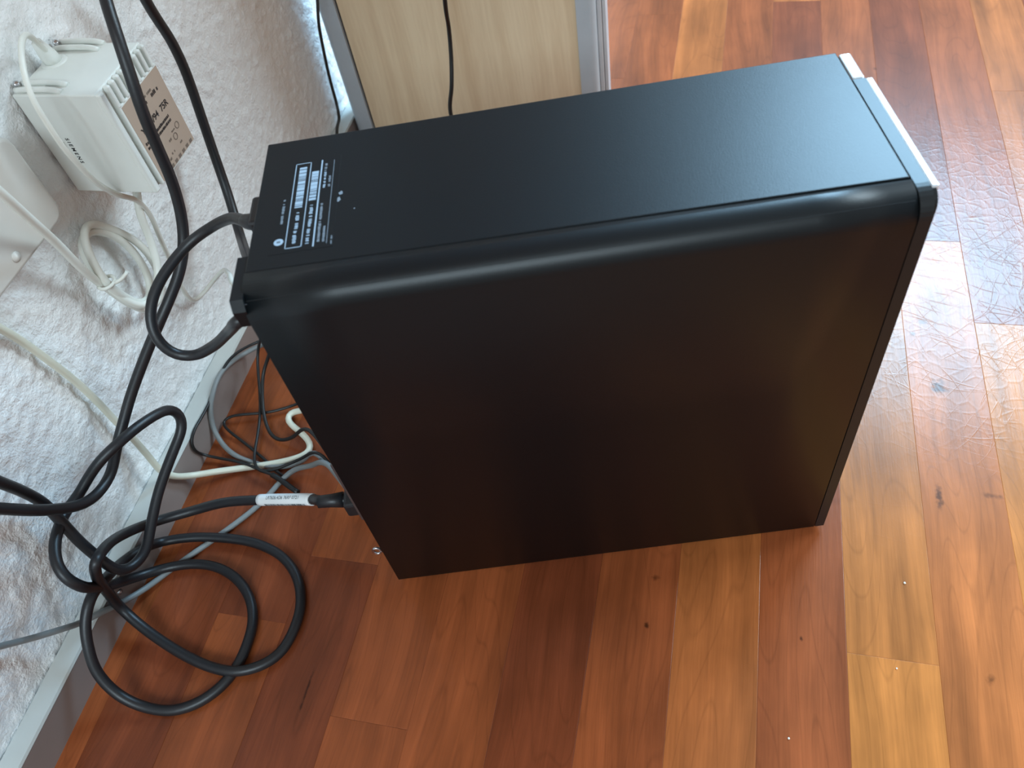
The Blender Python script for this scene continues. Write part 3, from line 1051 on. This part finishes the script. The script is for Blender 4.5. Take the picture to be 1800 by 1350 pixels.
# ------------------------------------------------------------------ cables (real paths, metres)
CORDS = {
    'A': (.0070, [(.0500, .4061, .3396), (.0598, .3857, .3308), (.0679, .3701, .3232), (.0740, .3578, .3108), (.0776, .3478, .2936), (.0785, .3408, .2735), (.0774, .3387, .2542), (.0757, .3378, .2346), (.0734, .3356, .2169), (.0712, .3305, .2008), (.0689, .3219, .1872), (.0661, .3114, .1774), (.0618, .2991, .1692), (.0562, .2872, .1605), (.0493, .2782, .1508), (.0404, .2648, .1373), (.0324, .2511, .1238), (.0266, .2368, .1109), (.0229, .2231, .1006), (.0233, .2095, .0944), (.0240, .1922, .0964), (.0252, .1784, .1066), (.0245, .1678, .1206), (.0238, .1592, .1347), (.0207, .1496, .1535), (.0208, .1399, .1736), (.0200, .1296, .1978)]),
    'Q': (.0070, [(.0200, .1506, .2122), (.0194, .1560, .1861), (.0180, .1618, .1608), (.0137, .1678, .1393), (.0121, .1710, .1183), (.0151, .1676, .0991), (.0197, .1637, .0847), (.0256, .1608, .0713), (.0306, .1592, .0592), (.0332, .1616, .0505), (.0355, .1696, .0453), (.0367, .1798, .0446), (.0359, .1965, .0510), (.0362, .2142, .0591), (.0383, .2295, .0659), (.0417, .2453, .0731), (.0448, .2570, .0797), (.0446, .2620, .0876), (.0428, .2604, .0964), (.0415, .2508, .1043), (.0383, .2347, .1113), (.0334, .2192, .1138), (.0254, .2083, .1106), (.0175, .1989, .1036), (.0129, .1888, .0984), (.0112, .1780, .0989), (.0141, .1655, .1006), (.0189, .1530, .1013), (.0247, .1430, .0989), (.0312, .1368, .0934), (.0354, .1366, .0828), (.0293, .1442, .0626), (.0174, .1562, .0349), (.0180, .1718, .0141), (.0294, .1834, .0060), (.0474, .1898, .0046), (.0669, .1903, .0043), (.0867, .1834, .0040), (.1020, .1704, .0037), (.1100, .1556, .0038), (.1120, .1404, .0038), (.1115, .1283, .0039), (.1076, .1152, .0040), (.0974, .1021, .0040), (.0806, .0928, .0038), (.0603, .0913, .0044), (.0435, .0941, .0124), (.0325, .1018, .0275), (.0285, .1125, .0415), (.0265, .1252, .0534), (.0274, .1389, .0601), (.0246, .1533, .0526), (.0157, .1727, .0340), (.0182, .1853, .0269), (.0189, .2008, .0098), (.0376, .2086, .0066), (.0623, .2126, .0045), (.0893, .2121, .0037), (.1140, .2040, .0039), (.1308, .1894, .0038), (.1395, .1710, .0038), (.1405, .1532, .0038), (.1367, .1382, .0039), (.1272, .1278, .0059), (.1141, .1220, .0072), (.0953, .1222, .0056), (.0671, .1284, .0053), (.0368, .1389, .0102), (.0211, .1465, .0203), (.0235, .1485, .0436), (.0356, .1471, .0749), (.0436, .1497, .0911), (.0365, .1636, .0815), (.0248, .1847, .0563), (.0265, .2040, .0368), (.0457, .2175, .0315), (.0715, .2251, .0368), (.1022, .2272, .0437), (.1262, .2244, .0547), (.1517, .2218, .0651), (.1670, .2149, .0785), (.1786, .2181, .0770), (.1950, .2227, .0765)]),
    'B': (.0070, [(.0400, .4360, .3198), (.0348, .4413, .3022), (.0300, .4465, .2835), (.0265, .4527, .2669), (.0251, .4574, .2501), (.0254, .4569, .2314), (.0259, .4537, .2158), (.0274, .4473, .1969), (.0305, .4374, .1723), (.0356, .4245, .1460), (.0479, .4010, .1282), (.0817, .3574, .1488), (.1518, .2688, .1850), (.1705, .2688, .1650), (.1815, .2667, .1550)]),
    'C': (.0062, [(.1808, .2728, .2615), (.1722, .2703, .2612), (.1386, .2934, .2415), (.1170, .2983, .2283), (.1058, .2919, .2234), (.0985, .2798, .2191), (.0937, .2676, .2147), (.0914, .2559, .2084), (.0920, .2478, .2008), (.0952, .2431, .1918), (.1012, .2426, .1835), (.1100, .2448, .1810), (.1263, .2450, .1904), (.1542, .2348, .2182), (.1896, .2085, .2592), (.1887, .2228, .2512), (.1928, .2302, .2492)]),
    'W': (.0052, [(.0500, .2376, .3662), (.0499, .2421, .3447), (.0500, .2469, .3243), (.0474, .2530, .3070), (.0436, .2609, .2834), (.0350, .2714, .2570), (.0248, .2837, .2264), (.0173, .2933, .1933), (.0124, .3032, .1674), (.0119, .3110, .1443), (.0120, .3193, .1301), (.0136, .3303, .1265), (.0143, .3396, .1315), (.0136, .3458, .1422), (.0124, .3482, .1547), (.0107, .3469, .1681), (.0091, .3412, .1814), (.0075, .3326, .1951), (.0084, .3240, .2043), (.0105, .3154, .2056), (.0135, .3085, .2007), (.0158, .3034, .1911), (.0172, .3012, .1757), (.0179, .3055, .1585), (.0183, .3129, .1440), (.0180, .3220, .1393), (.0168, .3304, .1440), (.0147, .3360, .1537), (.0115, .3390, .1667), (.0086, .3374, .1799), (.0064, .3309, .1917), (.0058, .3229, .1990), (.0057, .3148, .2001), (.0070, .3091, .1949), (.0093, .3051, .1850), (.0135, .3032, .1707), (.0188, .3048, .1549), (.0227, .3115, .1435), (.0241, .3246, .1438), (.0248, .3371, .1544), (.0242, .3464, .1744), (.0253, .3496, .1915), (.0300, .3720, .2280), (.0300, .3720, .2195)]),
    'T': (.0034, [(.0100, .3720, .2880), (.0124, .3679, .2972), (.0151, .3622, .3068), (.0205, .3545, .3138), (.0265, .3435, .3162), (.0322, .3321, .3138), (.0361, .3222, .3069), (.0383, .3164, .2972), (.0393, .3149, .2860), (.0392, .3147, .2715), (.0384, .3176, .2558), (.0364, .3235, .2375), (.0339, .3345, .2197), (.0306, .3481, .2040), (.0260, .3558, .1846), (.0207, .3572, .1617), (.0161, .3587, .1409), (.0125, .3588, .1204), (.0099, .3592, .1028), (.0084, .3635, .0912), (.0082, .3739, .0865), (.0139, .3862, .0895), (.0316, .3819, .1062), (.0682, .3477, .1406), (.1185, .2929, .1900), (.1833, .2309, .2350), (.1897, .2379, .2250)]),
    'f': (.0050, [(.0080, .2189, .2499), (.0076, .2261, .2289), (.0065, .2326, .2088), (.0043, .2384, .1898), (.0052, .2423, .1658), (.0046, .2460, .1432), (.0052, .2476, .1185), (.0066, .2471, .0949), (.0095, .2462, .0756), (.0138, .2431, .0582), (.0151, .2417, .0412), (.0172, .2453, .0286), (.0191, .2551, .0134), (.0337, .2645, .0068), (.0573, .2739, .0028), (.0791, .2806, .0029), (.0923, .2863, .0028), (.0998, .2912, .0028), (.1002, .2982, .0029), (.0943, .3043, .0029), (.0847, .3107, .0032), (.0757, .3159, .0038), (.0709, .3205, .0039), (.0720, .3261, .0046), (.0817, .3278, .0063), (.1011, .3235, .0200), (.1665, .2833, .0120), (.1774, .2812, .0200)]),
    'G1': (.0040, [(.1765, .2809, .0400), (.0814, .3735, .0528), (.0421, .3806, .0265), (.0283, .3786, .0208), (.0186, .3706, .0201), (.0165, .3523, .0290), (.0155, .3370, .0327), (.0167, .3212, .0315), (.0167, .3103, .0260), (.0166, .3010, .0118), (.0245, .2921, .0025), (.0408, .2826, .0023), (.0560, .2785, .0026), (.0725, .2764, .0025), (.0860, .2780, .0025), (.0983, .2820, .0051), (.1150, .2824, .0204), (.1758, .2391, .0120), (.1869, .2475, .0300)]),
    'G2': (.0042, [(.0100, .0756, .1172), (.0095, .0852, .1013), (.0070, .0940, .0856), (.0086, .1066, .0662), (.0128, .1204, .0488), (.0121, .1272, .0387), (.0166, .1380, .0309), (.0180, .1532, .0152), (.0230, .1673, .0067), (.0317, .1830, .0034), (.0415, .1964, .0026), (.0532, .2104, .0025), (.0648, .2251, .0024), (.0744, .2381, .0026), (.0816, .2513, .0025), (.0885, .2655, .0042), (.0963, .2731, .0075), (.1119, .2744, .0141), (.1338, .2677, .0322), (.1866, .2266, .0360), (.1922, .2324, .0380)]),
    'T1': (.0024, [(.1738, .2905, .0500), (.0851, .3723, .0613), (.0465, .3773, .0366), (.0321, .3736, .0317), (.0242, .3646, .0333), (.0177, .3529, .0337), (.0154, .3393, .0317), (.0158, .3206, .0291), (.0158, .3001, .0288), (.0158, .2850, .0299), (.0159, .2769, .0274), (.0158, .2746, .0179), (.0158, .2782, .0064), (.0287, .2781, .0037), (.0447, .2764, .0050), (.0596, .2733, .0061), (.0704, .2696, .0064), (.0784, .2701, .0076), (.0873, .2744, .0086), (.1007, .2798, .0126), (.1219, .2786, .0272), (.1866, .2266, .0160), (.1920, .2333, .0200)]),
    'T2': (.0024, [(.1751, .2857, .0600), (.0702, .3603, .0736), (.0430, .3694, .0427), (.0367, .3654, .0294), (.0372, .3560, .0212), (.0419, .3389, .0112), (.0476, .3214, .0066), (.0528, .3012, .0045), (.0577, .2840, .0054), (.0639, .2727, .0068), (.0702, .2684, .0079), (.0770, .2681, .0084), (.0873, .2648, .0055), (.0961, .2606, .0043), (.1052, .2563, .0040)]),
    'T3': (.0024, [(.1724, .2953, .0200), (.1009, .3341, .0251), (.0783, .3349, .0071), (.0667, .3317, .0035), (.0591, .3273, .0039), (.0475, .3230, .0047), (.0295, .3184, .0060), (.0194, .3155, .0046), (.0172, .3107, .0043), (.0251, .3042, .0037), (.0413, .2961, .0015), (.0557, .2880, .0021), (.0709, .2794, .0017), (.0804, .2726, .0023), (.0866, .2698, .0022)]),
    'T4': (.0030, [(.1778, .2761, .0700), (.0857, .3479, .0761), (.0583, .3591, .0451), (.0489, .3569, .0304), (.0451, .3507, .0228), (.0461, .3371, .0142), (.0514, .3210, .0077), (.0587, .3090, .0047), (.0665, .3017, .0035), (.0746, .2994, .0047), (.0861, .2993, .0108), (.1079, .2961, .0304), (.1767, .2394, .0220), (.1879, .2478, .0300)]),
    'U1': (.0030, [(.0300, .6883, .2155), (.0298, .6741, .1880), (.0292, .6637, .1675), (.0264, .6575, .1496), (.0241, .6543, .1263), (.0223, .6505, .0961), (.0220, .6481, .0728), (.0244, .6401, .0621), (.0326, .6119, .0647), (.0600, .5200, .0200), (.1000, .4600, .0040), (.1400, .4000, .0030)]),
    'U2': (.0036, [(.2100, .6000, .6200), (.2120, .6000, .4500), (.1809, .5769, .2096), (.1735, .5931, .1778), (.1716, .5901, .1548), (.1698, .5823, .1337), (.1649, .5779, .1063), (.2000, .5600, .0300), (.1900, .5300, .0040), (.1800, .4600, .0030), (.1700, .4000, .0030)]),
}


def cord_thing(key, name, label, mat, sides=12, group=None):
    d, pts = CORDS[key]
    path = catmull(pts)
    o = sweep(name, path, d / 2, mat, None, sides)
    tag(o, label, 'cable', group)
    return o, path


cord_thing('A', 'black_cord', 'thick black cord hanging across the wall adapter and leaving at the left edge', M['black_cord'])
power, qpath = cord_thing('Q', 'power_cable', 'long black power cord lying in two loops on the floor with a white tag', M['black_cord'])
cord_thing('B', 'black_cord', 'black cord hanging right beside the wall adapter and vanishing behind the computer', M['black_cord'])
loopc, cpath = cord_thing('C', 'black_cord', 'black cord plugged into the upper back of the computer, bent in one wide loop', M['black_cord'])
coil, wpath = cord_thing('W', 'white_mains_cable', 'thick white cord bundled into a tied coil below the wall adapter', M['white_cord'])
cord_thing('T', 'white_cable', 'thin white cable looping from the top of the adapter down towards the computer', M['white_cord'], 8)
cord_thing('f', 'cream_cable', 'cream cable running diagonally down the wall and out across the floor', M['cream_cord'], 10)
cord_thing('G1', 'grey_cable', 'grey cable bowed along the baseboard beside the thin black wires', M['grey_cord'], 10)
cord_thing('G2', 'grey_cable', 'grey cable crossing the baseboard at lower left under the black loops', M['grey_cord'], 10)
cord_thing('T1', 'thin_black_wire', 'thin black wire bulging furthest left over the baseboard behind the computer', M['black_thin'], 8)
wire2, t2path = cord_thing('T2', 'thin_black_wire', 'thin black wire hanging straight down, ending in a loose plug near the white tag', M['black_thin'], 8)
cord_thing('T3', 'thin_black_wire', 'thin black wire bent into a sharp V on the floor', M['black_thin'], 8)
cord_thing('T4', 'thin_black_wire', 'thin black wire curving in a J close to the back of the computer', M['black_thin'], 8)
cord_thing('U1', 'thin_black_cable', 'thin black cable hanging along the wall left of the beech panel', M['black_thin'], 8)
cord_thing('U2', 'thin_black_cable', 'thin black cable hanging in front of the middle of the beech panel', M['black_thin'], 8)

PCM = Matrix.Translation((0.202436, 0.199901, 0.0)) @ Matrix.Rotation(math.radians(15.75), 4, 'Z')


def P3(x, y, z):
    return PCM @ Vector((x, y, z))


def oriented(name, prof, a, b, mat, parent, sides=16):
    return lathe(name, prof, a, b - a, mat, parent, sides)


# mains plug at the computer's back, with strain relief
e0, e1 = P3(-0.0300, 0.0240, 0.0785), P3(-0.0010, 0.0240, 0.0765)
oriented('strain_relief', [(0.0040, -0.004), (0.0043, 0.004), (0.0052, 0.012), (0.0, 0.012)], e0, e1, M['black_cord'], power)
pl = [P3(x, y, z) for x in (-0.0165, -0.0010) for y in (0.0150, 0.0330) for z in (0.0700, 0.0835)]
bm = bmesh.new()
v = [bm.verts.new(p) for p in pl]
for f in ((0, 1, 3, 2), (4, 6, 7, 5), (0, 4, 5, 1), (2, 3, 7, 6), (0, 2, 6, 4), (1, 5, 7, 3)):
    bm.faces.new([v[i] for i in f])
bmesh.ops.bevel(bm, geom=list(bm.edges), offset=0.0018, segments=2, profile=0.5, affect='EDGES')
bmesh.ops.recalc_face_normals(bm, faces=bm.faces)
from_bm('plug', bm, M['black_cord'], power)
# white tag wrapped round the cord: nearest path samples between its two ends
A0, A1 = Vector((0.1022, 0.2272, 0.0437)), Vector((0.1517, 0.2218, 0.0651))
i0 = min(range(len(qpath)), key=lambda i: (qpath[i] - A0).length)
i1 = min(range(len(qpath)), key=lambda i: (qpath[i] - A1).length)
seg = qpath[min(i0, i1):max(i0, i1) + 1]
tagm = sweep('cord_tag', seg, 0.0041, M['paper'], power, 16)
tagm['label'] = 'white printed paper tag wrapped round the black cord'
ca, cb = seg[0], seg[-1]
tl = (cb - ca).length
td = (cb - ca).normalized()
eye = (Vector((0.39, 0.0, 0.51)) - (ca + cb) * 0.5)
nrm = (eye - td * eye.dot(td)).normalized()
upv = nrm.cross(td)


def on_tag(x, y, rad=0.00425):
    t = min(max(x / tl + 0.5, 0.0), 1.0) * (len(seg) - 1)
    i = min(int(t), len(seg) - 2)
    c = seg[i].lerp(seg[i + 1], t - i)
    ang = y / rad
    return c + (nrm * math.cos(ang) + upv * math.sin(ang)) * rad


text_mesh('tag_lettering', 'LRT626.4D6 76RF 0721', 0.0034, (0, 0, 0), (1, 0, 0), (0, 1, 0), M['ink_tag'], tagm, wrap=lambda x, y: on_tag(x, y + 0.0013))
rt = random.Random(6)
bars, x = [], -tl * 0.36
while x < tl * 0.38:
    w = rt.choice((0.0005, 0.0009, 0.0014))
    bars.append((x, w))
    x += w + rt.choice((0.0005, 0.0010))
vv, ff = [], []
for x, w in bars:
    b = len(vv)
    for yy in (-0.0058, -0.0046, -0.0034):
        vv += [on_tag(x, yy), on_tag(x + w, yy)]
    ff += [(b, b + 1, b + 3, b + 2), (b + 2, b + 3, b + 5, b + 4)]
from_py('tag_barcode', vv, ff, M['ink_tag'], tagm)['kind'] = 'stuff'

# plug of the looped cord at the computer's upper back
pl = [P3(x, y, z) for x in (-0.0100, 0.0002) for y in (0.066, 0.086) for z in (0.2560, 0.2690)]
bm = bmesh.new()
v = [bm.verts.new(p) for p in pl]
for f in ((0, 1, 3, 2), (4, 6, 7, 5), (0, 4, 5, 1), (2, 3, 7, 6), (0, 2, 6, 4), (1, 5, 7, 3)):
    bm.faces.new([v[i] for i in f])
bmesh.ops.bevel(bm, geom=list(bm.edges), offset=0.0016, segments=2, profile=0.5, affect='EDGES')
bmesh.ops.recalc_face_normals(bm, faces=bm.faces)
from_bm('plug', bm, M['black_cord'], loopc)
sweep('strain_relief', cpath[2:8], lambda t: 0.0046 - 0.0010 * t, M['black_cord'], loopc, 12)
# loose jack at the end of the hanging wire
sweep('loose_plug', t2path[-9:], lambda t: 0.0021, M['black_thin'], wire2, 10)
# tie round the coil, with its twisted tail
tie_c = Vector((0.0172, 0.3012, 0.1757))
iw = min(range(len(wpath)), key=lambda i: (wpath[i] - tie_c).length)
tdir = (wpath[min(iw + 2, len(wpath) - 1)] - wpath[max(iw - 2, 0)]).normalized()
u_ = tdir.orthogonal().normalized()
w_ = tdir.cross(u_)
ringp = [wpath[iw] + (u_ * math.cos(a) + w_ * math.sin(a)) * 0.0056 for a in np.linspace(0, 2 * math.pi, 25)]
sweep('cable_tie', ringp, 0.0012, M['white_cord'], coil, 8)
tail = [wpath[iw] + Vector((0.0056, 0, 0)), wpath[iw] + Vector((0.011, 0.003, 0.001)), wpath[iw] + Vector((0.014, 0.007, 0.004))]
sweep('tie_tail', catmull(tail, 0.002), 0.0013, M['white_cord'], coil, 8)
# ------------------------------------------------------------------ crumbs on the floor
for (cx, cy, rr), lb in zip(((0.5265, 0.2455, 0.0008), (0.4570, 0.1400, 0.0007), (0.5180, 0.1900, 0.0006)),
                            ('white crumb on the light plank right of the computer', 'white crumb near the bottom edge on the red plank',
                             'white crumb beside the joint of two light planks')):
    bm = bmesh.new()
    bmesh.ops.create_icosphere(bm, subdivisions=2, radius=rr)
    rr_ = random.Random(int(cx * 1e4))
    for vtx in bm.verts:
        vtx.co *= rr_.uniform(0.75, 1.1)
        vtx.co.z *= 0.6
        vtx.co += Vector((cx, cy, rr * 0.5))
    tag(from_bm('crumb', bm, M['crumb'], None, True), lb, 'crumb', 'crumbs on the floor')
